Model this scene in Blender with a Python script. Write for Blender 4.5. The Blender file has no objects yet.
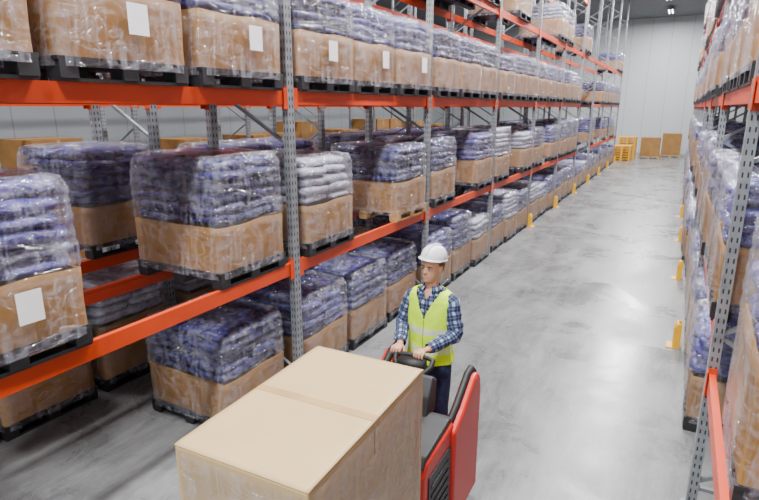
import bpy, math, random
from mathutils import Vector, Matrix, noise
random.seed(7)
SC = bpy.context.scene
COL = SC.collection
pi = math.pi

# ------------------------------------------------------------------ materials
def new_mat(name):
    m = bpy.data.materials.new(name); m.use_nodes = True
    nt = m.node_tree; b = nt.nodes['Principled BSDF']
    return m, nt, b
def N(nt, t, **kw):
    n = nt.nodes.new(t)
    for k, v in kw.items(): setattr(n, k, v)
    return n
def coords(nt, scale=(1,1,1), kind='Object', rot=(0,0,0)):
    tc = N(nt,'ShaderNodeTexCoord'); mp = N(nt,'ShaderNodeMapping')
    nt.links.new(tc.outputs[kind], mp.inputs['Vector'])
    mp.inputs['Scale'].default_value = scale; mp.inputs['Rotation'].default_value = rot
    return mp.outputs['Vector']
def noise_n(nt, vec, scale, detail=3, rough=.5, dist=0):
    n = N(nt,'ShaderNodeTexNoise'); n.inputs['Scale'].default_value = scale
    n.inputs['Detail'].default_value = detail; n.inputs['Roughness'].default_value = rough
    n.inputs['Distortion'].default_value = dist
    nt.links.new(vec, n.inputs['Vector']); return n.outputs['Fac']
def ramp(nt, fac, stops):
    r = N(nt,'ShaderNodeValToRGB'); e = r.color_ramp.elements
    while len(e) < len(stops): e.new(.5)
    for i,(p,c) in enumerate(stops):
        e[i].position = p; e[i].color = (c[0],c[1],c[2],1)
    nt.links.new(fac, r.inputs['Fac']); return r.outputs['Color']
def bump(nt, b, h, strength=.3, dist=.02):
    n = N(nt,'ShaderNodeBump'); n.inputs['Strength'].default_value = strength
    n.inputs['Distance'].default_value = dist
    nt.links.new(h, n.inputs['Height']); nt.links.new(n.outputs['Normal'], b.inputs['Normal'])
def math_n(nt, op, a, b=None, c=None):
    n = N(nt,'ShaderNodeMath', operation=op)
    for i,v in enumerate((a,b,c)):
        if v is None: continue
        if isinstance(v,(int,float)): n.inputs[i].default_value = v
        else: nt.links.new(v, n.inputs[i])
    return n.outputs[0]
def mixc(nt, fac, a, b):
    n = N(nt,'ShaderNodeMix', data_type='RGBA')
    if isinstance(fac,(int,float)): n.inputs['Factor'].default_value = fac
    else: nt.links.new(fac, n.inputs['Factor'])
    for k,v in (('A',a),('B',b)):
        s = n.inputs[6 if k=='A' else 7]
        if isinstance(v,tuple): s.default_value = (v[0],v[1],v[2],1)
        else: nt.links.new(v, s)
    return n.outputs[2]
def ridge(nt, f, p=5):
    a = math_n(nt,'ABSOLUTE', math_n(nt,'SUBTRACT', math_n(nt,'MULTIPLY', f, 2.0), 1.0))
    return math_n(nt,'POWER', math_n(nt,'SUBTRACT', 1.0, math_n(nt,'MINIMUM', math_n(nt,'MULTIPLY',a,2.2),1.0)), p)
def simple(name, col, rough=.5, metal=0, var=.12, scale=6, bmp=0, coat=0):
    m, nt, b = new_mat(name)
    v = coords(nt)
    f = noise_n(nt, v, scale, 4)
    lo = tuple(c*(1-var) for c in col); hi = tuple(min(1,c*(1+var)) for c in col)
    nt.links.new(ramp(nt, f, [(.3,lo),(.7,hi)]), b.inputs['Base Color'])
    b.inputs['Roughness'].default_value = rough; b.inputs['Metallic'].default_value = metal
    b.inputs['Coat Weight'].default_value = coat
    if bmp: bump(nt, b, f, bmp, .01)
    return m

M = {}
# concrete floor
m, nt, b = new_mat('polished_concrete'); v = coords(nt)
f1 = noise_n(nt, v, .9, 8, .68, .7); f2 = noise_n(nt, v, 9, 6, .7)
f3 = noise_n(nt, coords(nt,(2.2,.30,1)), 1.6, 6, .68, .6)
c1 = ramp(nt, f1, [(.38,(.085,.087,.091)),(.62,(.21,.213,.218))])
c2 = ramp(nt, f2, [(.38,(.10,.102,.105)),(.62,(.20,.20,.203))])
c3 = mixc(nt, .35, c1, c2)
c4 = ramp(nt, f3, [(.40,(.09,.092,.096)),(.62,(.23,.233,.237))])
cf = mixc(nt, .4, c3, c4)
f5 = noise_n(nt, coords(nt,(6,.5,1),rot=(0,0,.12)), 2.4, 6, .7, .8)
sc_ = ramp(nt, ridge(nt,f5,7), [(.5,(0,0,0)),(.95,(1,1,1))])
cf = mixc(nt, math_n(nt,'MULTIPLY',sc_,.4), cf, (.29,.295,.30))
nt.links.new(cf, b.inputs['Base Color'])
r = ramp(nt, f1, [(.35,(.20,)*3),(.65,(.42,)*3)]); nt.links.new(r, b.inputs['Roughness'])
bump(nt, b, f2, .07, .01)
M['floor'] = m
# wall panels
def wallmat(name, a, l):
    m, nt, b = new_mat(name); tc = coords(nt)
    s = N(nt,'ShaderNodeSeparateXYZ'); nt.links.new(tc, s.inputs[0])
    sm = math_n(nt,'ADD', s.outputs[0], s.outputs[1])
    fr = math_n(nt,'FRACT', math_n(nt,'MULTIPLY', sm, .8))
    line = math_n(nt,'LESS_THAN', fr, .03)
    nt.links.new(mixc(nt, line, a, l), b.inputs['Base Color'])
    b.inputs['Roughness'].default_value = .55
    return m
M['wall'] = wallmat('wall_panel', (.44,.465,.48), (.30,.32,.34))
M['wall_dk'] = wallmat('grey_wall_panel', (.26,.28,.30), (.18,.19,.20))
M['ceil'] = simple('ceiling_sheet', (.16,.17,.18), .7)
M['steel'] = simple('galvanised_plain', (.24,.26,.28), .42, .6)
# perforated post: uv u across, v metres
m, nt, b = new_mat('galvanised_perforated')
uv = N(nt,'ShaderNodeTexCoord'); s = N(nt,'ShaderNodeSeparateXYZ'); nt.links.new(uv.outputs['UV'], s.inputs[0])
fv = math_n(nt,'FRACT', math_n(nt,'MULTIPLY', s.outputs[1], 1/.075))
hv = math_n(nt,'LESS_THAN', math_n(nt,'ABSOLUTE', math_n(nt,'SUBTRACT', fv, .5)), .24)
d = math_n(nt,'ABSOLUTE', math_n(nt,'SUBTRACT', math_n(nt,'ABSOLUTE', math_n(nt,'SUBTRACT', s.outputs[0], .5)), .24))
hu = math_n(nt,'LESS_THAN', d, .075)
hole = math_n(nt,'MULTIPLY', hv, hu)
nf = noise_n(nt, coords(nt), 9, 4)
cc = ramp(nt, nf, [(.3,(.21,.23,.25)),(.7,(.34,.36,.38))])
nt.links.new(mixc(nt, hole, cc, (.02,.02,.024)), b.inputs['Base Color'])
b.inputs['Roughness'].default_value = .42
nt.links.new(math_n(nt,'MULTIPLY', math_n(nt,'SUBTRACT',1.0,hole), .5), b.inputs['Metallic'])
M['post'] = m
M['orange'] = simple('orange_powder_coat', (.56,.045,.003), .42, 0, .08, 3)
M['yellow'] = simple('yellow_guard_paint', (.80,.42,.005), .45)
M['black'] = simple('black_pallet_plastic', (.016,.017,.020), .5, 0, .3)
M['wood'] = simple('pallet_wood', (.44,.26,.10), .75, 0, .25, 9, .2)
M['ywood'] = simple('yellow_pallet_wood', (.66,.34,.03), .75, 0, .2, 9, .2)
# cardboard
def card(name, a, b_, rough=.6):
    m, nt, b = new_mat(name)
    f = noise_n(nt, coords(nt), 3, 5, .6); g = noise_n(nt, coords(nt,(1,1,14)), 5, 3)
    c = ramp(nt, f, [(.3,a),(.7,b_)])
    c = mixc(nt, .18, c, ramp(nt, g, [(.4,a),(.6,b_)]))
    nt.links.new(c, b.inputs['Base Color']); b.inputs['Roughness'].default_value = rough
    bump(nt, b, f, .15, .01); return m
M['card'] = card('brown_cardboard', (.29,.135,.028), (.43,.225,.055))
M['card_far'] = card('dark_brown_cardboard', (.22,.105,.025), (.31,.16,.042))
M['card_big'] = card('beige_cardboard', (.50,.345,.165), (.57,.405,.20), .5)
M['tape'] = simple('packing_tape', (.46,.30,.135), .22)
# sacks
def sackmat(name, dark, mid, light):
    m, nt, b = new_mat(name)
    f = noise_n(nt, coords(nt,(1,1,2.2)), 5, 5, .65, 1.2)
    g = noise_n(nt, coords(nt,(1,1,1.8)), 9, 3, .55, 1.0)
    c = ramp(nt, f, [(.32,dark),(.52,mid),(.78,light)])
    nt.links.new(c, b.inputs['Base Color']); b.inputs['Roughness'].default_value = .24
    bump(nt, b, g, .8, .03); return m
M['navy'] = sackmat('navy_sack_plastic', (.003,.004,.042), (.014,.014,.12), (.10,.09,.34))
M['lav'] = sackmat('violet_sack_plastic', (.012,.012,.10), (.055,.048,.25), (.25,.22,.54))
M['white'] = sackmat('white_sack_plastic', (.12,.12,.22), (.42,.42,.52), (.72,.72,.78))
# stretch film
m, nt, b = new_mat('clear_stretch_film')
nt.nodes.remove(b)
out = nt.nodes['Material Output']
v1 = coords(nt,(1,1,2.6),rot=(.3,.2,.1)); v2 = coords(nt,(2.2,2.2,.4),rot=(-.4,.3,0)); v3=coords(nt,(1,1,1))
n1 = noise_n(nt, v1, 3.2, 3, .5, 1.0); n2 = noise_n(nt, v2, 4.5, 3, .5, .8); n3 = noise_n(nt, v3, 4, 2)
r1 = ridge(nt,n1,5); r2 = ridge(nt,n2,5)
bh = math_n(nt,'ADD', math_n(nt,'ADD', math_n(nt,'MULTIPLY',n1,2.0), math_n(nt,'MULTIPLY',n2,2.0)), math_n(nt,'MULTIPLY', math_n(nt,'ADD',r1,r2), .35))
bp = N(nt,'ShaderNodeBump'); bp.inputs['Strength'].default_value=.9; bp.inputs['Distance'].default_value=.03
nt.links.new(bh, bp.inputs['Height'])
tr = N(nt,'ShaderNodeBsdfTransparent'); tr.inputs[0].default_value=(.98,.98,.99,1)
gl = N(nt,'ShaderNodeBsdfGlossy'); gl.inputs['Roughness'].default_value=.09; gl.inputs[0].default_value=(1,1,1,1); nt.links.new(bp.outputs[0], gl.inputs['Normal'])
df = N(nt,'ShaderNodeBsdfDiffuse'); df.inputs[0].default_value=(.72,.72,.85,1)
lw = N(nt,'ShaderNodeLayerWeight'); lw.inputs['Blend'].default_value = .2
gf = math_n(nt,'MINIMUM', math_n(nt,'ADD', math_n(nt,'MULTIPLY', lw.outputs['Fresnel'], .45), .07), .6)
m1 = N(nt,'ShaderNodeMixShader'); nt.links.new(gf, m1.inputs[0]); nt.links.new(tr.outputs[0], m1.inputs[1]); nt.links.new(gl.outputs[0], m1.inputs[2])
st = math_n(nt,'ADD', math_n(nt,'MULTIPLY', r1, .14), math_n(nt,'MULTIPLY', r2, .13))
m2 = N(nt,'ShaderNodeMixShader'); nt.links.new(st, m2.inputs[0]); nt.links.new(m1.outputs[0], m2.inputs[1]); nt.links.new(df.outputs[0], m2.inputs[2])
nt.links.new(m2.outputs[0], out.inputs['Surface'])
M['film'] = m
M['paper'] = simple('white_paper', (.80,.80,.80), .7, 0, .03)
M['red'] = simple('red_truck_paint', (.58,.014,.004), .42, 0, .06, 3, 0, 0)
M['dark'] = simple('dark_grey_plastic', (.020,.021,.024), .5, 0, .2)
M['rubber'] = simple('black_rubber', (.012,.012,.012), .6)
M['skin'] = simple('skin', (.60,.31,.20), .5, 0, .06)
M['lip'] = simple('lip_skin', (.42,.12,.09), .5)
M['tooth'] = simple('tooth_white', (.8,.78,.74), .3, 0, .02)
M['hair'] = simple('light_brown_hair', (.13,.07,.03), .7, 0, .3, 60, .4)
M['jeans'] = simple('blue_denim', (.025,.05,.13), .8, 0, .25, 30)
M['shoe'] = simple('dark_shoe_leather', (.03,.025,.02), .5)
M['helmet'] = simple('white_helmet_plastic', (.86,.86,.86), .25, 0, .02)
M['eyew'] = simple('eye_white', (.62,.58,.55), .3); M['iris'] = simple('eye_iris', (.02,.025,.03), .2)
# vest
m, nt, b = new_mat('hi_vis_fabric'); tc = coords(nt); s = N(nt,'ShaderNodeSeparateXYZ'); nt.links.new(tc, s.inputs[0])
def band(val, lo, hi):
    return math_n(nt,'MULTIPLY', math_n(nt,'GREATER_THAN', val, lo), math_n(nt,'LESS_THAN', val, hi))
z = s.outputs[2]; ax = math_n(nt,'ABSOLUTE', s.outputs[0])
st = math_n(nt,'MINIMUM', math_n(nt,'ADD', band(z,1.15,1.205), band(z,.99,1.04)), 1.0)
zip_ = math_n(nt,'MULTIPLY', math_n(nt,'LESS_THAN', ax, .005), math_n(nt,'LESS_THAN', s.outputs[1], 0.0))
c = mixc(nt, st, (.62,.98,.005), (.62,.68,.56)); c = mixc(nt, zip_, c, (.25,.4,.02))
nt.links.new(c, b.inputs['Base Color']); b.inputs['Roughness'].default_value = .6
b.inputs['Emission Color'].default_value = (.60,.98,.005,1); b.inputs['Emission Strength'].default_value = .13  # faint emission added so the vest fabric glows brighter than its colour
bump(nt, b, noise_n(nt, coords(nt,(1,1,.5)), 12, 3), .7, .03)
M['vest'] = m
# plaid from uv (metres)
m, nt, b = new_mat('blue_plaid_cotton'); uv = N(nt,'ShaderNodeTexCoord'); s = N(nt,'ShaderNodeSeparateXYZ'); nt.links.new(uv.outputs['UV'], s.inputs[0])
def stripe(val, per, lo, hi):
    f = math_n(nt,'FRACT', math_n(nt,'MULTIPLY', val, 1/per))
    return math_n(nt,'MULTIPLY', math_n(nt,'GREATER_THAN', f, lo), math_n(nt,'LESS_THAN', f, hi))
sa = stripe(s.outputs[0], .068, .0, .65); sb = stripe(s.outputs[1], .068, .0, .65)
w = math_n(nt,'MULTIPLY', math_n(nt,'ADD', sa, sb), .5)
c = ramp(nt, w, [(0.0,(.38,.43,.54)),(.5,(.05,.08,.19)),(1.0,(.010,.015,.05))])
t1 = math_n(nt,'MAXIMUM', stripe(s.outputs[0], .068, .27,.34), stripe(s.outputs[1], .068,.27,.34))
c = mixc(nt, math_n(nt,'MULTIPLY',t1,.35), c, (.30,.36,.50))
nt.links.new(c, b.inputs['Base Color']); b.inputs['Roughness'].default_value = .8
bump(nt, b, noise_n(nt, coords(nt), 14, 3), .6, .02)
M['plaid'] = m
m, nt, b = new_mat('lamp_tube'); b.inputs['Emission Color'].default_value = (1,1,1,1); b.inputs['Emission Strength'].default_value = 25
M['tube'] = m

# ------------------------------------------------------------------ mesh builder
class MB:
    def __init__(s): s.v=[]; s.f=[]; s.m=[]; s.uv=[]
    def quad_box(s, c, size, mi=0, mat=None, bev=0):
        cx,cy,cz = c; hx,hy,hz = size[0]/2,size[1]/2,size[2]/2
        base = len(s.v)
        for dz in (-1,1):
            for dx,dy in ((-1,-1),(1,-1),(1,1),(-1,1)):
                p = Vector((cx+dx*hx, cy+dy*hy, cz+dz*hz))
                if mat is not None: p = mat @ p
                s.v.append(tuple(p))
        F = [(3,2,1,0),(4,5,6,7),(0,1,5,4),(1,2,6,5),(2,3,7,6),(3,0,4,7)]
        for i,f in enumerate(F):
            s.f.append(tuple(base+k for k in f)); s.m.append(mi)
            z0,z1 = cz-hz,cz+hz
            if i<2: s.uv.append([(0,0),(0,0),(0,0),(0,0)])
            else: s.uv.append([(0,z0),(1,z0),(1,z1),(0,z1)])
    def bar(s, p, q, w, h, mi=0):
        p=Vector(p); q=Vector(q); d=q-p; L=d.length
        R = d.to_track_quat('Z','Y').to_matrix().to_4x4(); T = Matrix.Translation((p+q)/2) @ R
        s.quad_box((0,0,0),(w,h,L),mi,T)
    def prism(s, pts, x0, x1, mi=0, axis='x'):
        b = len(s.v); n=len(pts)
        for x in (x0,x1):
            for (y,z) in pts: s.v.append((x,y,z) if axis=='x' else (y,x,z))
        a = tuple(b+i for i in range(n)); c = tuple(b+n+i for i in range(n))
        s.f.append(a[::-1]); s.f.append(c); s.m+= [mi,mi]; s.uv += [[(0,0)]*n,[(0,0)]*n]
        for i in range(n):
            j=(i+1)%n
            s.f.append((a[i],a[j],c[j],c[i])); s.m.append(mi); s.uv.append([(0,0)]*4)
    def loft(s, rings, n=20, mi=0, caps=True, ex=2.0, closed=True, a0=0, a1=2*pi):
        b=len(s.v); L=0; prev=None; vs=[]
        per = 2*pi*max(r[1] for r in rings)
        for (c,rx,ry,U,V) in rings:
            c=Vector(c)
            if prev is not None: L += (c-prev).length
            prev=c; vs.append(L)
            for j in range(n):
                a=2*pi*j/n if closed else a0+(a1-a0)*j/(n-1)
                ca,sa=math.cos(a),math.sin(a)
                k=2.0/ex
                p=c+Vector(U)*(rx*math.copysign(abs(ca)**k,ca))+Vector(V)*(ry*math.copysign(abs(sa)**k,sa))
                s.v.append(tuple(p))
        for i in range(len(rings)-1):
            for j in range(n if closed else n-1):
                k=(j+1)%n
                s.f.append((b+i*n+j,b+i*n+k,b+(i+1)*n+k,b+(i+1)*n+j)); s.m.append(mi)
                u0=per*j/n; u1=per*(j+1)/n
                s.uv.append([(u0,vs[i]),(u1,vs[i]),(u1,vs[i+1]),(u0,vs[i+1])])
        if caps and closed:
            s.f.append(tuple(b+j for j in range(n))[::-1]); s.m.append(mi); s.uv.append([(0,0)]*n)
            e=b+(len(rings)-1)*n
            s.f.append(tuple(e+j for j in range(n))); s.m.append(mi); s.uv.append([(0,0)]*n)
    def tube(s, pts, radii, n=12, mi=0, caps=True, flat=1.0):
        pts=[Vector(p) for p in pts]; rings=[]
        U=None
        for i,p in enumerate(pts):
            if i==0: d=pts[1]-p
            elif i==len(pts)-1: d=p-pts[i-1]
            else: d=pts[i+1]-pts[i-1]
            d.normalize()
            if U is None:
                ref=Vector((1,0,0)) if abs(d.x)<.8 else Vector((0,0,1))
                U=(ref-d*ref.dot(d)).normalized()
            else: U=(U-d*U.dot(d)).normalized()
            V=d.cross(U)
            rings.append((p,radii[i],radii[i]*flat,U,V))
        if caps:
            p0,r0,_,U0,V0=rings[0]; d0=(pts[0]-pts[1]).normalized()
            p1,r1,_,U1,V1=rings[-1]; d1=(pts[-1]-pts[-2]).normalized()
            rings=[(p0+d0*r0*.8,r0*.5,r0*.5*flat,U0,V0)]+rings+[(p1+d1*r1*.8,r1*.5,r1*.5*flat,U1,V1)]
        s.loft(rings,n,mi,caps)
    def sphere(s, c, r, mi=0, nu=14, nv=10, T=None):
        b=len(s.v); rx,ry,rz = r if isinstance(r,tuple) else (r,r,r)
        for i in range(nv+1):
            t=pi*i/nv
            for j in range(nu):
                a=2*pi*j/nu
                p=Vector((c[0]+rx*math.sin(t)*math.cos(a), c[1]+ry*math.sin(t)*math.sin(a), c[2]-rz*math.cos(t)))
                if T is not None: p=T@p
                s.v.append(tuple(p))
        for i in range(nv):
            for j in range(nu):
                k=(j+1)%nu
                s.f.append((b+i*nu+j,b+i*nu+k,b+(i+1)*nu+k,b+(i+1)*nu+j)); s.m.append(mi); s.uv.append([(0,0)]*4)
    def jitter(s, amp, sc, zs=1.0):
        out=[]
        for p in s.v:
            q=Vector((p[0]*sc,p[1]*sc,p[2]*sc*zs))
            out.append(tuple(Vector(p)+Vector((noise.noise(q),noise.noise(q+Vector((7,3,1))),.3*noise.noise(q+Vector((1,9,4)))))*amp))
        s.v=out
    def cull(s, fn):
        F=[];MM=[];UV=[]
        for f,mi,uv in zip(s.f,s.m,s.uv):
            c=sum((Vector(s.v[q]) for q in f),Vector())/len(f)
            if fn(c): continue
            F.append(f);MM.append(mi);UV.append(uv)
        s.f,s.m,s.uv=F,MM,UV
    def mesh(s, name, mats, smooth=False, T=None):
        me=bpy.data.meshes.new(name)
        vs = s.v if T is None else [tuple(T@Vector(p)) for p in s.v]
        me.from_pydata(vs,[],s.f)
        ul=me.uv_layers.new(name='UVMap')
        flat=[c for f in s.uv for c in f]
        for i,c in enumerate(flat): ul.data[i].uv=c
        for mt in mats: me.materials.append(mt)
        me.polygons.foreach_set('material_index', s.m)
        if smooth: me.polygons.foreach_set('use_smooth',[True]*len(me.polygons))
        me.validate(); me.update(); return me

def add(name, me, parent=None, loc=(0,0,0), rotz=0, **props):
    o=bpy.data.objects.new(name, me); COL.objects.link(o)
    o.location=loc; o.rotation_euler=(0,0,rotz)
    if parent is not None: o.parent=parent
    for k,v in props.items(): o[k]=v
    return o
def bevel(o, w=.01, seg=2):
    md=o.modifiers.new('bevel','BEVEL'); md.width=w; md.segments=seg; md.limit_method='ANGLE'
    return o

# ------------------------------------------------------------------ setting
HC=3.1
def slab(name, c, size, mat):
    b=MB(); b.quad_box((0,0,0),size); o=add(name,b.mesh(name,[mat]),loc=c); o['kind']='structure'; return o
slab('floor',(-4,18,-.1),(26,56,.2),M['floor'])
slab('ceiling',(-4,18,9.1),(26,56,.2),M['ceil'])
slab('wall_end',(-4,44.1,4.5),(26,.2,9),M['wall'])
slab('wall_left',(-16.9,18,4.5),(.2,56,9),M['wall_dk'])

# ------------------------------------------------------------------ racks
L=3.43; Y0=4.48; BT=[1.54,3.26,4.98,6.70,8.42]   # beam top heights
PH=8.9
def frame_mesh(d, depth=1.1):
    b=MB()
    x1=d*.035; x2=d*(depth-.035)
    for x in (x1,x2):
        b.quad_box((x,0,PH/2),(.07,.10,PH),0)
        b.quad_box((x,0,.006),(.13,.16,.012),1)
    zz=.25; side=0
    while zz+.62<PH-.1:
        a=(x1,0,zz) if side==0 else (x2,0,zz); c=(x2,0,zz+.62) if side==0 else (x1,0,zz+.62)
        b.bar(a,c,.035,.03,1); zz+=.62; side=1-side
    b.bar((x1,0,.2),(x2,0,.2),.035,.03,1); b.bar((x1,0,PH-.15),(x2,0,PH-.15),.035,.03,1)
    return b.mesh('upright_frame',[M['post'],M['steel']])
def beam_mesh():
    b=MB(); ln=L-.10
    b.quad_box((0,0,-.065),(.045,ln,.13),0)
    b.quad_box((-.006,0,-.035),(.045,ln,.012),0)
    for sy in (-1,1):
        b.quad_box((0,sy*(ln/2-.004),-.07),(.062,.012,.22),0)
        b.quad_box((.034,sy*(ln/2-.03),-.07),(.006,.06,.20),0)
    return b.mesh('beam',[M['orange']])
FM={-1:frame_mesh(-1),1:frame_mesh(1)}; BM=beam_mesh()
ZN=1.20   # lower first level in the near bay of the rack beside the camera
def rack(x, d, k0, k1, levels, label, skip=(), alt={}):
    root=add('pallet_rack',None,loc=(x,Y0+k0*L,0),label=label,category='pallet rack',group='pallet racks')
    for k in range(k0,k1+1):
        add('upright_frame',FM[d],root,(0,(k-k0)*L,0))
    for k in range(k0,k1):
        for li,z in enumerate(levels):
            if (k,li) in skip: continue
            z=alt.get((k,li),z)
            for xx in (d*.035, d*1.065):
                add('beam',BM,root,(xx,(k-k0+.5)*L,z), rotz=0 if (xx==d*.035)==(d<0) else pi)
    return root
XL=-3.4; XR=.37; XB=-5.35; XC=-10.0
sk={(5,0),(5,1)}|{(k,4) for k in range(4,9)}|{(k,3) for k in range(5,9)}
rack(XL,-1,-1,9,BT,'tall steel pallet rack with orange beams and grey perforated posts',skip=sk)
rack(XR, 1,-1,9,BT,'tall steel pallet rack with orange beams beside the aisle',alt={(-1,0):ZN})
rack(XB,-1,-1,7,BT[:3],'orange-beamed pallet rack standing behind the front rack row')
rack(XC,-1,-1,7,BT[:3],'orange-beamed pallet rack loaded with brown cartons')
# guards
gm=MB()
prof=[(-.07,-.085),(.0,-.09),(.02,-.075),(.02,.075),(.0,.09),(-.07,.085),(-.07,.075),(.0,.075),(.0,-.075),(-.07,-.075)]
n=len(prof)
for zz,e in ((0,.0),(.28,0),(.34,-.03)):
    for (x,y) in prof: gm.v.append((x+e*(1 if x>-.05 else 0),y,zz))
for i in range(2):
    for j in range(n):
        k=(j+1)%n
        gm.f.append((i*n+j,i*n+k,(i+1)*n+k,(i+1)*n+j)); gm.m.append(0); gm.uv.append([(0,0)]*4)
gm.f.append(tuple(range(2*n,3*n))); gm.m.append(0); gm.uv.append([(0,0)]*n)
gm.quad_box((.05,0,.006),(.08,.22,.012),0)
GM=gm.mesh('post_guard',[M['yellow']])
for k in range(3,10):
    add('post_guard',GM,None,(XL+.08,Y0+k*L,0),0,label='yellow steel guard around a rack post foot',category='post guard',group='yellow rack post guards')
for k in range(1,5):
    add('post_guard',GM,None,(XR-.14,Y0+k*L,0),pi,label='yellow steel guard around a rack post foot',category='post guard',group='yellow rack post guards')

# ------------------------------------------------------------------ pallet loads
def pallet_mesh(mat, wood=False):
    b=MB(); ns=7
    for i in range(ns):
        y=-.5+.05+ (i*(.9/(ns-1))); b.quad_box((0,y,.138),(1.2,.10 if wood else .115,.022))
    for x in (-.55,0,.55): b.quad_box((x,0,.117),(.1,1.0,.02))
    for x in (-.53,0,.53):
        for y in (-.44,0,.44): b.quad_box((x,y,.064),(.14,.12,.088))
    for x in (-.53,0,.53): b.quad_box((x,0,.011),(.12,1.0,.022))
    return b.mesh('pallet',[mat])
PM={'black':pallet_mesh(M['black']),'wood':pallet_mesh(M['wood'],True),'ywood':pallet_mesh(M['ywood'],True)}
def tray_mesh(h):
    b=MB(); W,D,t=1.17,.97,.012; nseg=10
    per=[]
    for i in range(nseg): per.append((-W/2+W*i/nseg,-D/2,0,-1))
    for i in range(nseg): per.append((W/2,-D/2+D*i/nseg,1,0))
    for i in range(nseg): per.append((W/2-W*i/nseg,D/2,0,1))
    for i in range(nseg): per.append((-W/2,D/2-D*i/nseg,-1,0))
    n=len(per); nz=6
    for lay in range(2):
        for iz in range(nz+1):
            z=h*iz/nz
            for idx,(x,y,nx,ny) in enumerate(per):
                s=(idx%nseg)/nseg; bul=.018*math.sin(pi*s)*math.sin(pi*iz/nz*.9+.2)
                bul+= .010*noise.noise(Vector((x*4,y*4,z*4+h*9)))
                o=bul-(t if lay else 0)
                cx= -math.copysign(t,x) if lay and s==0 else 0
                zt = .02*noise.noise(Vector((x*3,y*3,h*5)))*iz/nz
                b.v.append((x+nx*o+cx,y+ny*o,z+zt))
    def vid(l,i,j): return l*(nz+1)*n+i*n+(j%n)
    for i in range(nz):
        for j in range(n):
            b.f.append((vid(0,i,j),vid(0,i,j+1),vid(0,i+1,j+1),vid(0,i+1,j)))
            b.f.append((vid(1,i,j+1),vid(1,i,j),vid(1,i+1,j),vid(1,i+1,j+1)))
            b.m+=[0,0]; b.uv+=[[(0,0)]*4]*2
    for j in range(n):
        b.f.append((vid(0,nz,j),vid(0,nz,j+1),vid(1,nz,j+1),vid(1,nz,j))); b.m.append(0); b.uv.append([(0,0)]*4)
    b.quad_box((0,0,.006),(W-.03,D-.03,.012))
    return b.mesh('cardboard_tray',[M['card']],True)
BH=[.40,.43,.62]
TM=[tray_mesh(h) for h in BH]
def sack_geo(b, c, a, bb, hh, seed, rot=0, nu=44, nv=8):
    base=len(b.v)
    cr,sr=math.cos(rot),math.sin(rot)
    for i in range(nv+1):
        ph=-pi/2+pi*i/nv; cp=max(0,math.cos(ph))**.34; sp=math.copysign(abs(math.sin(ph))**.8,math.sin(ph))
        for j in range(nu):
            th=2*pi*j/nu
            ct=math.copysign(abs(math.cos(th))**.34,math.cos(th)); st=math.copysign(abs(math.sin(th))**.34,math.sin(th))
            x=a*cp*ct; y=bb*cp*st; z=hh*sp
            nn=noise.noise(Vector((x*5+seed*3.1,y*5,z*9+seed)))
            nz=noise.noise(Vector((x*4-seed,y*4+seed*2,3.3)))
            n4=noise.noise(Vector((x*12-seed,y*12+seed*2,z*10)))
            z=z*(1+.25*nz)+ .026*nz*cp
            L_=max(.001,math.hypot(x,y)); off=.024*nn+.013*n4
            x+=x/L_*off*cp; y+=y/L_*off*cp
            b.v.append((c[0]+cr*x-sr*y, c[1]+sr*x+cr*y, c[2]+z))
    for i in range(nv):
        for j in range(nu):
            k=(j+1)%nu
            b.f.append((base+i*nu+j,base+i*nu+k,base+(i+1)*nu+k,base+(i+1)*nu+j)); b.m.append(0); b.uv.append([(0,0)]*4)
SH=.055
DIM={'A':(.300,.498),'B':(.592,.256),'C':(.300,.256)}
def sack_mesh(t,seed,mat):
    b=MB(); sack_geo(b,(0,0,0),DIM[t][0],DIM[t][1],SH,seed); return b.mesh('sack',[mat],True)
SM={}
for mk in ('navy','lav','white'):
    SM[mk]={t:[sack_mesh(t,s+(0,5,11)[i],M[mk]) for s in range(4)] for i,t in enumerate('ABC')}
def layers(nl, seed):
    r=random.Random(seed+nl*10); out=[]
    for l in range(nl):
        z=.05+l*.096; ins=.985-.008*l
        if l==nl-1: ins*=.93
        dx=r.uniform(-.03,.03); dy=r.uniform(-.03,.03); q=(l+seed)%3
        u=lambda k: r.uniform(-k,k)
        if q==0:
            for sx in (-1,1): out.append(('A',r.randrange(4),(sx*.29*ins+dx,dy+u(.015),z+u(.008)),u(.03)))
        elif q==1:
            for sy in (-1,1): out.append(('B',r.randrange(4),(dx+u(.015),sy*.24*ins+dy,z+u(.008)),u(.02)))
        else:
            for sy in (-1,1): out.append(('C',r.randrange(4),(.29*ins+dx,sy*.24*ins+dy,z+u(.01)),u(.05)))
            out.append(('A',r.randrange(4),(-.29*ins+dx,dy,z+u(.008)),u(.03)))
    return out
def stack_mesh(nl,seed,mat):
    b=MB()
    for (t,vi,p,ro) in layers(nl,seed):
        sack_geo(b,p,DIM[t][0],DIM[t][1],SH,vi+{'A':0,'B':5,'C':11}[t],ro,28,6)
    return b.mesh('sack_stack',[mat],True)
NLS=(3,4,5,6)
STK={(mk,nl):stack_mesh(nl,nl,M[mk]) for mk in ('navy','lav','white') for nl in NLS}
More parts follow.
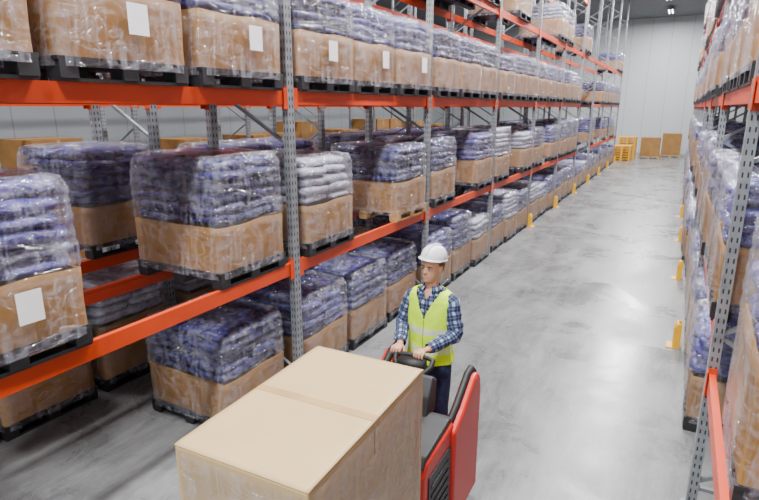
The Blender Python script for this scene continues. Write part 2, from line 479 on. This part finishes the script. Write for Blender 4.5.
def film_mesh(h_box,nl,seed):
    b=MB(); top=.15+h_box+nl*.096+.025; n=96; rows=[]
    zs=[.09+i*(top-.09)/52 for i in range(53)]
    def row(z,k,zf=None):
        out=[]
        for j in range(n):
            a=2*pi*j/n; ca,sa=math.cos(a),math.sin(a)
            q=.20; hx=.618; hy=.518
            x=hx*math.copysign(abs(ca)**q,ca); y=hy*math.copysign(abs(sa)**q,sa)
            zz=z-.15-h_box
            if zz>0:
                f=1.014-.045*zz*.9+.014*abs(math.sin(pi*zz/.096))
                f+=.022*noise.noise(Vector((x*3,y*3,zz*7+seed*7)))
                if zz>nl*.096-.06: f-=1.1*(zz-(nl*.096-.06))**1.3
            else: f=1.006+.008*noise.noise(Vector((x*5,y*5,z*3+seed)))
            f*=k
            dz=.02*noise.noise(Vector((x*3,y*3,seed*3.3)))+ (zf or 0)
            out.append((x*f,y*f,z+(dz if zz>0 else 0)))
        return out
    for z in zs: rows.append(row(z,1))
    for kk in (.93,.75,.5,.25,.05): rows.append(row(top,kk,.035*(1-kk)+.014*math.sin(kk*9+seed)))
    for r_ in rows: b.v+=r_
    for i in range(len(rows)-1):
        for j in range(n):
            k=(j+1)%n
            b.f.append((i*n+j,i*n+k,(i+1)*n+k,(i+1)*n+j)); b.m.append(0); b.uv.append([(0,0)]*4)
    return b.mesh('stretch_film',[M['film']],True)
FLM={}
def film(bi,nl,s):
    if (bi,nl,s) not in FLM: FLM[(bi,nl,s)]=film_mesh(BH[bi],nl,s)
    return FLM[(bi,nl,s)]
lb=MB()
lb.quad_box((0,0,0),(.003,.16,.20)); LBM=lb.mesh('paper_label',[M['paper']])
COLW={'navy':'navy blue','lav':'violet blue','white':'white'}
def load(x,y,z,face,mk='navy',bi=0,nl=6,seed=0,near=True,pal='black',label=False,group='wrapped sack loads on rack',yaw=None,sc=1.0):
    r=random.Random(seed*13+5)
    yaw=r.uniform(-.025,.025) if yaw is None else yaw
    root=add('pallet_load',None,None,(x,y,z),(0 if face>0 else pi)+yaw)
    root.scale=(sc,sc,1)
    root['label']='film-wrapped %s sacks in cardboard tray on %s pallet'%(COLW[mk],'black plastic' if pal=='black' else 'wooden')
    root['category']='pallet load'; root['group']=group
    add('pallet',PM[pal],root)
    add('cardboard_tray',TM[bi],root,(0,0,.150))
    zb=.15+BH[bi]
    if near:
        for (t,vi,p,ro) in layers(nl,seed%3):
            add('sack',SM[mk][t][vi],root,(p[0],p[1],p[2]+zb),ro)
    else:
        add('sack_stack',STK[(mk,nl)],root,(0,0,zb))
    add('stretch_film',film(bi,nl,seed%2),root)
    if label: add('paper_label',LBM,root,(.642,r.uniform(-.05,.2),.15+BH[bi]*.62))
    return root
sd=0
SLOT=(.64,1.72,2.80)
CXL=XL-.55; CXR=XR+.55; CXB=XB-.55
def pick(r,w=.25): return r.choices(['navy','lav','white'],[.50,.48-w/2,.02+w/2])[0]
R=random.Random(3)
for k in range(-1,9):
    yk=Y0+k*L; near=k<3
    for lv in range(5):   # 0 floor, 1..4
        z=0 if lv==0 else BT[lv-1]
        if lv==3 and k<1: continue
        if lv==4 and (k<3 or k>4): continue
        for si in range(3):
            sd+=1
            if lv==1 and si==1 and k<4: continue
            if k==5 and lv in (1,2): continue
            if lv==3 and R.random()<(.55 if k<4 else .85): continue
            if lv==4 and R.random()<.7: continue
            if lv in (1,2) and k>5 and R.random()<.5: continue
            if lv==0 and k==-1 and si<2: continue
            mk=pick(R); bi=1 if lv>=2 else 0; nl=4 if lv>=2 else 5; pal='black'
            if lv==2: nl=R.choice((4,4,3)) if k>0 else 4
            if lv in (0,1) and k>0: nl=R.choice((4,5,5,6)); bi=R.choice((0,0,1))
            if lv==1 and k==-1: mk='lav' if si==0 else 'navy'; nl=6
            if lv==1 and k==0: mk='white' if si==0 else 'navy'; pal='black' if si==0 else 'wood'
            if lv==2 and k<=0: mk=['navy','lav','lav'][si]
            if lv==0 and k==-1: mk='navy'
            x=CXL+R.uniform(-.03,.02); yy=yk+SLOT[si]+R.uniform(-.02,.02)
            if lv==2 and k==-1: yy-=(.17,.11,.06)[si]
            sc=.95 if lv<2 else 1
            if lv==0 and k<1: x-=.1; yy+=.06 if k<0 else 0
            if lv==0 and k==-1: sc=.9
            if lv==1 and k==-1 and si==2: sc=.90
            load(x,yy,z,1,mk,bi,nl,sd,near and lv<3,pal,label=(lv==2 and k<1) or (lv==1 and k==-1 and si==0),sc=sc)
# right rack
for k in range(-1,9):
    yk=Y0+k*L
    for lv in range(5):
        z=0 if lv==0 else BT[lv-1]
        if lv==3 and k<1: continue
        if lv==4 and k<3: continue
        for si in range(3):
            sd+=1
            if k==-1: continue
            if lv==0 and si==0 and k==0: continue
            if lv>=3 and R.random()<.45: continue
            if lv==1 and R.random()<.15 and k>0: continue
            bi=2 if R.random()<.35 else R.randrange(2)
            if lv==1 and k<1: bi=1
            nl=4 if bi==2 else 5
            load(CXR+(R.uniform(.0,.05) if k<2 else R.uniform(-.05,.04)),yk+SLOT[si],z,-1,pick(R,.15),bi,nl,sd,k<1 and lv<3)
load(XR+.66,3.30,ZN,-1,'lav',2,6,4,True,group='wrapped sack loads on rack')
load(XR+.64,3.60,BT[1],-1,'navy',1,4,5,True,group='wrapped sack loads on rack')
# rear rack
for k in range(-1,6):
    yk=Y0+k*L
    for lv in range(3):
        z=0 if lv==0 else BT[lv-1]
        for si in range(3):
            sd+=1
            if lv==2 and k<1 : continue
            if R.random()<.2 and not (k==-1): continue
            if k==-1 and lv==1 and si==1: continue
            mk=pick(R); yy=yk+SLOT[si]; nl=5; bi=0
            if k==-1 and lv==1: mk='white' if si==0 else 'navy'; nl=6; yy+=.12 if si else 0
            if lv==0 and k<1: mk='white'; bi=2; nl=5; yy+=.1
            load(CXB,yy,z,1,mk,bi,nl,sd,k<0,group='wrapped sack loads on rear rack',sc=.95)
# third rack cartons
def carton(mat):
    cb=MB(); cb.quad_box((0,0,.5),(1.1,.95,1.0),0)
    for s in (-1,1): cb.quad_box((s*.01+s*.27,0,1.004),(.54,.95,.008),0)
    cb.quad_box((0,0,1.010),(.06,.95,.002),1); cb.quad_box((.551,0,.85),(.002,.06,.3),1)
    return cb.mesh('carton_body',[mat,M['tape']])
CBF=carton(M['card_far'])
for k in range(-1,6):
    for lv in (0,1):
        for si in range(3):
            if R.random()<.5: continue
            z=(0 if lv==0 else BT[lv-1])
            y=Y0+k*L+SLOT[si]
            add('wooden_pallet',PM['wood'],None,(XC-.55,y,z),0,label='light wooden pallet under a brown carton',category='pallet',group='pallets on far rack')
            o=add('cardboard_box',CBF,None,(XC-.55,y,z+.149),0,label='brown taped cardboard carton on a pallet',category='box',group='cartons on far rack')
            o.scale=(1,1,R.choice((.7,.85,1.0)))
for (x,y,h) in ((-1.7,39.3,1.15),(-.55,41.0,1.35)):
    add('wooden_pallet',PM['wood'],None,(x,y,0),0,label='light wooden pallet on the floor by the end wall',category='pallet')
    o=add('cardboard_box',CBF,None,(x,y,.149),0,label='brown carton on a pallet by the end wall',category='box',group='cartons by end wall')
    o.scale=(1,1,h)
for i in range(9):
    add('wooden_pallet',PM['ywood'],None,(-3.0,38.8,i*.15),pi/2,label='yellow wooden pallet in a stack',category='pallet',group='stacked empty pallets')
for i in range(6):
    add('wooden_pallet',PM['ywood'],None,(-3.1,36.9,i*.15),pi/2,label='yellow wooden pallet in a low stack',category='pallet',group='stacked empty pallets')

# ------------------------------------------------------------------ truck (local frame, front = -y)
AN=math.radians(1.5)
TR=add('pallet_truck',None,None,(-1.50,3.0,0),AN,label='red ride-on electric pallet truck with black controls',category='pallet truck')
b=MB()
b.prism([(-.30,.10),(.30,.10),(.30,.93),(.24,.98),(-.24,.95),(-.30,.88)],-.34,.34,0)
bevel(add('body',b.mesh('body',[M['red']]),TR),.03,3)
b=MB()
b.prism([(-.29,.93),(-.22,.985),(.20,1.02),(.27,1.0),(.29,.93),(-.27,.90)],-.325,.325,0)
bevel(add('top_cover',b.mesh('top_cover',[M['dark']]),TR),.015,2)
b=MB(); b.quad_box((.342,-.02,.60),(.01,.40,.46))
for i in range(5): b.quad_box((.349,-.02,.46+i*.07),(.008,.32,.02))
add('vent_panel',b.mesh('vent_panel',[M['dark']]),TR)
b=MB()
b.prism([(.14,.98),(.33,.98),(.36,1.22),(.28,1.27),(.20,1.14)],-.17,.17,0)
con=bevel(add('console',b.mesh('console',[M['dark']]),TR),.02,3)
b=MB()
b.tube([(0,.33,1.18),(0,.40,1.26)],[.035,.032],12)
b.tube([(-.20,.44,1.305),(-.1,.455,1.31),(.06,.455,1.31),(.10,.44,1.305)],[.018]*4,12)
b.tube([(-.20,.44,1.305),(-.19,.40,1.27),(-.13,.35,1.23),(0,.33,1.2),(.06,.35,1.23),(.10,.40,1.27),(.10,.44,1.305)],[.020]*7,10)
b.quad_box((-.05,.395,1.275),(.20,.10,.06))
add('steering_handle',b.mesh('steering_handle',[M['rubber']],True),TR)
for sx in (-1,1):
    dz=0 if sx>0 else .07
    prof=[(.20,.12),(.80,.12),(.81,.98+dz),(.785,1.10+dz),(.72,1.15+dz),(.64,1.14+dz),(.40,1.00+dz),(.20,.92+dz)]
    xc=sx*(.315 if sx>0 else .34)
    b=MB(); b.prism(prof,xc-.055,xc+.055,0)
    sg=bevel(add('side_guard',b.mesh('side_guard',[M['red']]),TR),.03,3)
    b=MB(); b.tube([(xc-.012*sx,y,z+.010+dz) for (y,z) in ((.22,.93),(.40,1.005),(.63,1.145),(.72,1.158),(.79,1.105),(.818,.98))],[.027]*6,12)
    add('guard_rim',b.mesh('guard_rim',[M['rubber']],True),TR)
b=MB(); b.quad_box((0,.69,.17),(.50,.78,.08)); b.quad_box((0,.69,.212),(.46,.72,.006))
bevel(add('platform',b.mesh('platform',[M['dark']]),TR),.01)
for sx in (-1,1):
    b=MB(); b.prism([(-.31,.04),(-.31,.10),(-1.50,.10),(-1.55,.07),(-1.50,.04)],sx*.2-.08,sx*.2+.08,0)
    add('fork',b.mesh('fork',[M['steel']]),TR)
def wheel(r,w):
    b=MB(); rings=[]
    for (x,rr) in ((-w/2,r*.4),(-w/2,r*.9),(-w/2*.8,r),(w/2*.8,r),(w/2,r*.9),(w/2,r*.4)):
        rings.append(((x,0,0),rr,rr,(0,1,0),(0,0,1)))
    b.loft(rings,24); return b.mesh('wheel',[M['rubber']],True)
WM=wheel(.10,.08)
for p in ((-.25,0,.10),(.25,0,.10),(-.20,.75,.10),(.20,.75,.10)): add('wheel',WM,TR,p)
TM4=Matrix.Translation((-1.50,3.0,0))@Matrix.Rotation(AN,4,'Z')
def wl(p): return tuple(TM4@Vector(p))
b=MB()
for i in range(6): b.quad_box((0,-.53+i*.212,.235),(.72,.12,.02))
for x in (-.3,0,.3): b.quad_box((x,0,.215),(.10,1.18,.02))
for x in (-.32,0,.32):
    for y in (-.53,0,.53): b.quad_box((x,y,.16),(.07,.12,.09))
for x in (-.32,0,.32): b.quad_box((x,0,.113),(.07,1.18,.018))
b2=b.mesh('wooden_pallet',[M['wood']])
BC=(-.02,-.93)
add('wooden_pallet',b2,None,wl((BC[0],BC[1],0)),AN,label='wooden pallet carried on the truck forks under a carton',category='pallet')
BX=add('cardboard_box',None,None,wl((BC[0],BC[1],.247)),AN,label='tall beige cardboard box with taped top seam and film wrap',category='box')
BW,BL=.72,1.18
b=MB(); b.quad_box((0,0,.695),(BW,BL,1.39)); bevel(add('box_body',b.mesh('box_body',[M['card_big']]),BX),.010,3)
def flap_mesh(s):
    b=MB(); nx,ny=24,20; y0=.0015; y1=BL/2
    for iy in range(ny+1):
        for ix in range(nx+1):
            x=-BW/2+BW*ix/nx; y=y0+(y1-y0)*iy/ny
            t=iy/ny
            z=1.3975+.003*noise.noise(Vector((x*4,s*y*4,2)))*math.sin(pi*t)
            if iy==ny: z=1.394
            b.v.append((x,s*y,z))
    for iy in range(ny):
        for ix in range(nx):
            q=(iy*(nx+1)+ix,iy*(nx+1)+ix+1,(iy+1)*(nx+1)+ix+1,(iy+1)*(nx+1)+ix)
            b.f.append(q if s>0 else q[::-1]); b.m.append(0); b.uv.append([(0,0)]*4)
    return b.mesh('flap',[M['card_big']],True)
for s in (-1,1):
    o=add('flap',flap_mesh(s),BX); so=o.modifiers.new('th','SOLIDIFY'); so.thickness=.005; so.offset=-1
b=MB(); b.quad_box((0,0,1.3985),(BW-.004,.055,.0015)); b.quad_box((BW/2+.0015,0,1.31),(.002,.055,.18)); add('tape',b.mesh('tape',[M['tape']]),BX)
b=MB(); n=80; rows=30
for i in range(rows):
    z=-.05+i*(1.37+.05)/(rows-1)
    for j in range(n):
        a=2*pi*j/n; ca,sa=math.cos(a),math.sin(a); q=.12
        x=(BW/2+.008)*math.copysign(abs(ca)**q,ca); y=(BL/2+.008)*math.copysign(abs(sa)**q,sa)
        o=.004*noise.noise(Vector((x*7,y*7,z*5)))
        b.v.append((x*(1+o/.33),y*(1+o/.6),z))
for i in range(rows-1):
    for j in range(n):
        k=(j+1)%n; b.f.append((i*n+j,i*n+k,(i+1)*n+k,(i+1)*n+j)); b.m.append(0); b.uv.append([(0,0)]*4)
add('stretch_film',b.mesh('stretch_film',[M['film']],True),BX)

# ------------------------------------------------------------------ person (facing -y, z from soles)
PW=wl((-.085,.86,.216))
P=add('person',None,None,PW,math.radians(-2),label='person in white hard hat and yellow vest steering the truck',category='person')
HX=Matrix.Translation((0,0,1.56))@Matrix.Rotation(math.radians(-10),4,'Z')@Matrix.Rotation(math.radians(3),4,'X')@Matrix.Rotation(math.radians(4),4,'Y')@Matrix.Translation((0,0,-1.56))
X=(1,0,0); Y=(0,1,0)
def ring(z,rx,ry,cy=0,cx=0,T=None):
    c=Vector((cx,cy,z)); U=Vector(X); V=Vector(Y)
    if T is not None: c=T@c; U=T.to_3x3()@U; V=T.to_3x3()@V
    return (c,rx,ry,U,V)
body=MB()
body.loft([ring(.84,.13,.09),ring(.90,.155,.11),ring(1.0,.145,.105),ring(1.08,.138,.10),ring(1.2,.15,.108),ring(1.32,.165,.112),ring(1.41,.16,.105),ring(1.46,.12,.085),ring(1.50,.07,.062)],24)
body.tube([(0,.01,1.44),(0,.0,1.52),HX@Vector((0,-.0,1.60))],[.064,.056,.054],16)
body.loft([ring(1.567,.03,.04,-.045,T=HX),ring(1.58,.046,.060,-.034,T=HX),ring(1.61,.059,.078,-.022,T=HX),ring(1.65,.069,.088,-.010,T=HX),ring(1.69,.073,.094,-.002,T=HX),ring(1.73,.076,.096,.003,T=HX),ring(1.765,.070,.090,.003,T=HX),ring(1.788,.052,.066,.003,T=HX),ring(1.80,.02,.025,.003,T=HX)],24)
body.loft([ring(1.70,.008,.010,-.090,T=HX),ring(1.675,.011,.016,-.096,T=HX),ring(1.654,.016,.021,-.099,T=HX),ring(1.646,.011,.012,-.096,T=HX)],12)
for s in (-1,1):
    body.sphere((s*.077,.008,1.675),(.010,.020,.032),T=HX)
    body.sphere((s*.03,-.084,1.706),(.022,.010,.008),T=HX)
body.sphere((0,-.085,1.585),(.020,.014,.013),T=HX)
arms={}
for s in (-1,1):
    sh=Vector((s*.16,0,1.42)); el=Vector((s*.235,-.04,1.165)); wr=Vector((s*.115,-.315,1.115))
    arms[s]=(sh,el,wr)
    body.tube([sh,(sh+el)/2,el],[.052,.046,.040],14)
    body.tube([el,(el*.6+wr*.4),wr],[.040,.038,.026],14)
    kn=Vector((s*.105,-.035,.50)); hp=Vector((s*.09,0,.88)); an=Vector((s*.11,.03,.09))
    body.tube([hp,(hp+kn)/2,kn],[.080,.070,.055],14); body.tube([kn,(kn*.6+an*.4),an],[.055,.055,.036],14)
    body.tube([an,(s*.115,-.05,.05),(s*.12,-.15,.04)],[.04,.036,.03],12)
    pc=Vector((s*.095,-.365,1.122))
    body.tube([wr,pc+Vector((0,0,.004)),pc+Vector((-s*.002,-.035,0))],[.026,.040,.038],14,flat=.5)
bt=body.mesh('person_body_tmp',[M['skin']],True)
tmp=bpy.data.objects.new('tmp',bt); COL.objects.link(tmp)
md=tmp.modifiers.new('r','REMESH'); md.mode='VOXEL'; md.voxel_size=.0055; md.use_smooth_shade=True
sm=tmp.modifiers.new('s','SMOOTH'); sm.iterations=6; sm.factor=.5
dg=bpy.context.evaluated_depsgraph_get()
me=bpy.data.meshes.new_from_object(tmp.evaluated_get(dg)); bpy.data.objects.remove(tmp)
fin=MB()
fin.v=[tuple(v.co) for v in me.vertices]; fin.f=[tuple(p.vertices) for p in me.polygons]; fin.m=[0]*len(fin.f); fin.uv=[[(0,0)]*len(f) for f in fin.f]
for s in (-1,1):
    for i,(dx,ln) in enumerate(((-.033,.92),(-.011,1.0),(.011,.96),(.033,.8))):
        x=s*.095-s*dx*1.0
        y0=-.385
        fin.tube([(x,y0,1.124),(x,y0-.028*ln,1.126),(x,y0-.046*ln,1.105),(x,y0-.036*ln,1.078),(x,y0-.014*ln,1.070)],[.0108,.0103,.0098,.009,.0078],10)
    fin.tube([(s*.065,-.355,1.112),(s*.050,-.372,1.095),(s*.052,-.392,1.078),(s*.058,-.408,1.070)],[.013,.012,.0105,.008],10)
bodyo=add('body',fin.mesh('person_body',[M['skin']],True),P)
for s in (-1,1):
    b=MB(); b.sphere((s*.030,-.0845,1.686),(.0135,.0095,.0065),0,T=HX); b.sphere((s*.030,-.0925,1.685),(.0065,.003,.0060),1,T=HX)
    b.tube([HX@Vector((s*.016,-.092,1.690)),HX@Vector((s*.03,-.0945,1.694)),HX@Vector((s*.045,-.086,1.689))],[.0015,.002,.0015],6,1)
    add('eye',b.mesh('eye',[M['eyew'],M['iris']],True),P)
    b=MB(); b.tube([HX@Vector((s*.013,-.095,1.704)),HX@Vector((s*.03,-.0955,1.710)),HX@Vector((s*.050,-.083,1.703))],[.0035,.005,.003],8)
    add('eyebrow',b.mesh('eyebrow',[M['hair']],True),P)
b=MB()
for dz_,rr in ((.0045,.0034),(-.0048,.0042)):
    b.tube([HX@Vector((-.028,-.087,1.629)),HX@Vector((-.014,-.095,1.621+dz_)),HX@Vector((0,-.098,1.6185+dz_)),HX@Vector((.014,-.095,1.621+dz_)),HX@Vector((.028,-.087,1.629))],[.002,rr,rr,rr,.002],8,0)
b.tube([HX@Vector((-.020,-.0915,1.624)),HX@Vector((0,-.0975,1.6185)),HX@Vector((.020,-.0915,1.624))],[.003,.0045,.003],8,1)
add('mouth',b.mesh('mouth',[M['lip'],M['tooth']],True),P)
b=MB(); b.loft([ring(1.64,.062,.04,.055,T=HX),ring(1.67,.077,.082,.024,T=HX),ring(1.70,.0805,.086,.021,T=HX),ring(1.74,.081,.097,.010,T=HX),ring(1.78,.07,.09,.006,T=HX),ring(1.805,.03,.04,.004,T=HX)],24)
add('hair',b.mesh('hair',[M['hair']],True),P)
# helmet
b=MB(); rg=[]
HZ=1.746
HT=HX@Matrix.Translation((0,0,HZ))@Matrix.Rotation(math.radians(-11),4,'X')@Matrix.Translation((0,0,-HZ))
for i in range(11):
    t=i/10*pi/2*.98
    rg.append(ring(HZ+.110*math.sin(t),.097*math.cos(t)**.75+.002,.118*math.cos(t)**.75+.002,.006,T=HT))
b.loft(rg,32)
b.loft([ring(HZ-.005,.099,.121,.005,T=HT),ring(HZ+.001,.105,.128,.003,T=HT),ring(HZ+.007,.099,.121,.005,T=HT)],32)
add('helmet',b.mesh('helmet',[M['helmet']],True),P)
b=MB(); vs=[]
for (rad,zz,yy) in ((.115,HZ+.006,0),(.140,HZ-.002,0),(.140,HZ-.007,0),(.115,HZ-.004,0)):
    vs.append([HT@Vector((.80*rad*math.sin(a),.006-rad*math.cos(a),zz)) for a in [(-1+2*i/16)*1.15 for i in range(17)]])
for row in vs: b.v+=[tuple(p) for p in row]
for i in range(4):
    for j in range(16):
        b.f.append((i*17+j,i*17+j+1,((i+1)%4)*17+j+1,((i+1)%4)*17+j)); b.m.append(0); b.uv.append([(0,0)]*4)
add('helmet_brim',b.mesh('helmet_brim',[M['helmet']],True),P)
b=MB(); b.tube([HT@Vector((0,.006-.118*math.copysign(abs(math.cos(a))**.75,math.cos(a)),HZ+.114*math.sin(a))) for a in [pi*(.10+.80*i/14) for i in range(15)]],[.009]*15,8)
add('helmet_ridge',b.mesh('helmet_ridge',[M['helmet']],True),P)
# shirt
def lerp_prof(prof, steps):
    out=[]
    for a,c in zip(prof[:-1],prof[1:]):
        for i in range(steps): out.append(tuple(a[q]+(c[q]-a[q])*i/steps for q in range(len(a))))
    out.append(prof[-1]); return out
b=MB()
sp=lerp_prof([(.88,.170,.125),(1.0,.160,.118),(1.1,.152,.115),(1.2,.162,.120),(1.32,.175,.124),(1.41,.170,.115),(1.465,.132,.095),(1.50,.082,.075),(1.52,.070,.068)],4)
b.loft([ring(*q) for q in sp],96,caps=False)
b.cull(lambda c: c.y<0 and c.z>1.44 and abs(c.x)<(c.z-1.435)*.62)
for s in (-1,1):
    sh,el,wr=arms[s]
    w2=wr+(el-wr).normalized()*.02
    pts=[(sh+Vector((-s*.03,0,.005)),.060),(sh+Vector((s*.01,0,-.02)),.067),(sh*.7+el*.3,.066),((sh+el)/2,.061),(sh*.25+el*.75,.064),(el+Vector((0,0,.02)),.057),(el+(wr-el)*.1,.058),(el*.75+wr*.25,.051),(el*.5+wr*.5,.053),(el*.25+wr*.75,.044),(w2+(el-wr)*.06,.040),(w2,.037)]
    sub=lerp_prof([tuple(p)+(r_,) for p,r_ in pts],3)
    b.tube([Vector(q[:3]) for q in sub],[q[3] for q in sub],28,caps=False)
b.jitter(.011,17,1.4)
a0=-pi/2+.42; a1=a0+2*pi-.84
b.loft([ring(1.497,.080,.076,-.002),ring(1.530,.066,.066,-.004),ring(1.534,.070,.070,-.004),ring(1.512,.086,.083,-.006),ring(1.490,.100,.096,-.010)],40,caps=False,closed=False,a0=a0,a1=a1)
so=add('shirt',b.mesh('shirt',[M['plaid']],True),P).modifiers.new('th','SOLIDIFY'); so.thickness=.003; so.offset=1
b=MB()
for s in (-1,1):
    kn=Vector((s*.105,-.035,.50)); hp=Vector((s*.09,0,.90)); an=Vector((s*.11,.03,.08))
    b.tube([hp+Vector((0,0,.03)),hp,(hp+kn)/2,kn,(kn+an)/2,an],[.08,.095,.09,.076,.072,.066],18,caps=False)
b.loft([ring(.78,.13,.10),ring(.84,.165,.12),ring(.92,.172,.125),ring(1.0,.162,.12)],24,caps=False)
add('jeans',b.mesh('jeans',[M['jeans']],True),P)
for s in (-1,1):
    b=MB(); b.loft([((s*.11,.06,.005),.05,.05,X,Y),((s*.113,-.03,.005),.06,.14,X,Y),((s*.113,-.04,.045),.052,.13,X,Y),((s*.112,-.02,.08),.045,.09,X,Y),((s*.11,.02,.13),.045,.05,X,Y)],18)
    add('shoe',b.mesh('shoe',[M['shoe']],True),P)
# vest
b=MB(); rings=[]
prof=lerp_prof([(.90,.194,.150),(.94,.190,.148),(1.0,.182,.144),(1.08,.177,.140),(1.16,.179,.141),(1.24,.184,.143),(1.30,.188,.143),(1.34,.192,.141),(1.38,.195,.136),(1.42,.191,.128),(1.45,.178,.113),(1.475,.150,.098),(1.492,.118,.090)],4)
n=140
for (z_,rx,ry) in prof:
    row=[]
    for j in range(n):
        a=2*pi*j/n; fl=1+.03*math.sin(a*7+z_*4)*(max(.15,min(1,(1.35-z_)*3)))
        row.append((rx*fl*math.cos(a),ry*fl*math.sin(a),z_))
    rings.append(row)
for r_ in rings: b.v+=r_
for i in range(len(prof)-1):
    for j in range(n):
        k=(j+1)%n
        b.f.append((i*n+j,i*n+k,(i+1)*n+k,(i+1)*n+j)); b.m.append(0); b.uv.append([(0,0)]*4)
b.cull(lambda c: c.y<0 and c.z>1.29 and abs(c.x)<(c.z-1.28)*.46)
b.jitter(.010,11,.7)
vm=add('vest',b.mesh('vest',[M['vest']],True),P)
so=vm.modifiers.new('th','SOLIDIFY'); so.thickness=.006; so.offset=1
# ------------------------------------------------------------------ lamps
hb=MB(); hb.quad_box((0,0,.05),(.34,1.5,.06)); hb.bar((0,-.5,.08),(0,-.5,.24),.02,.02); hb.bar((0,.5,.08),(0,.5,.24),.02,.02)
HBM=hb.mesh('housing',[M['steel']])
tb=MB()
for x in (-.09,.09): tb.tube([(x,-.7,0),(x,.7,0)],[.02,.02],10)
TBM=tb.mesh('tube',[M['tube']],True)
def lamp(x,y,pw):
    root=add('ceiling_lamp',None,None,(x,y,8.76),0,label='suspended fluorescent ceiling lamp above the aisle',category='ceiling lamp',group='aisle ceiling lamps')
    add('housing',HBM,root); add('lamp_tube',TBM,root)
    ld=bpy.data.lights.new('area','AREA'); ld.shape='RECTANGLE'; ld.size=.6; ld.size_y=1.6; ld.energy=pw
    lo=bpy.data.objects.new('lamp_light',ld); COL.objects.link(lo); lo.parent=root; lo.location=(0,0,-.06)
for y in range(-5,42,5): lamp(-1.5,y,860)
for y in range(-5,36,8): lamp(-8.3,y,620)
w=bpy.data.worlds.new('world'); SC.world=w; w.use_nodes=True
w.node_tree.nodes['Background'].inputs[0].default_value=(.97,.98,1,1); w.node_tree.nodes['Background'].inputs[1].default_value=.72
# ------------------------------------------------------------------ camera
cd=bpy.data.cameras.new('camera'); cam=bpy.data.objects.new('camera',cd); COL.objects.link(cam)
cam.location=(0,0,HC); cam.rotation_euler=(math.radians(90-14.48),0,math.radians(28.35))
cd.sensor_width=36; cd.lens=550/759*36; cd.clip_start=.02; cd.clip_end=200
SC.camera=cam
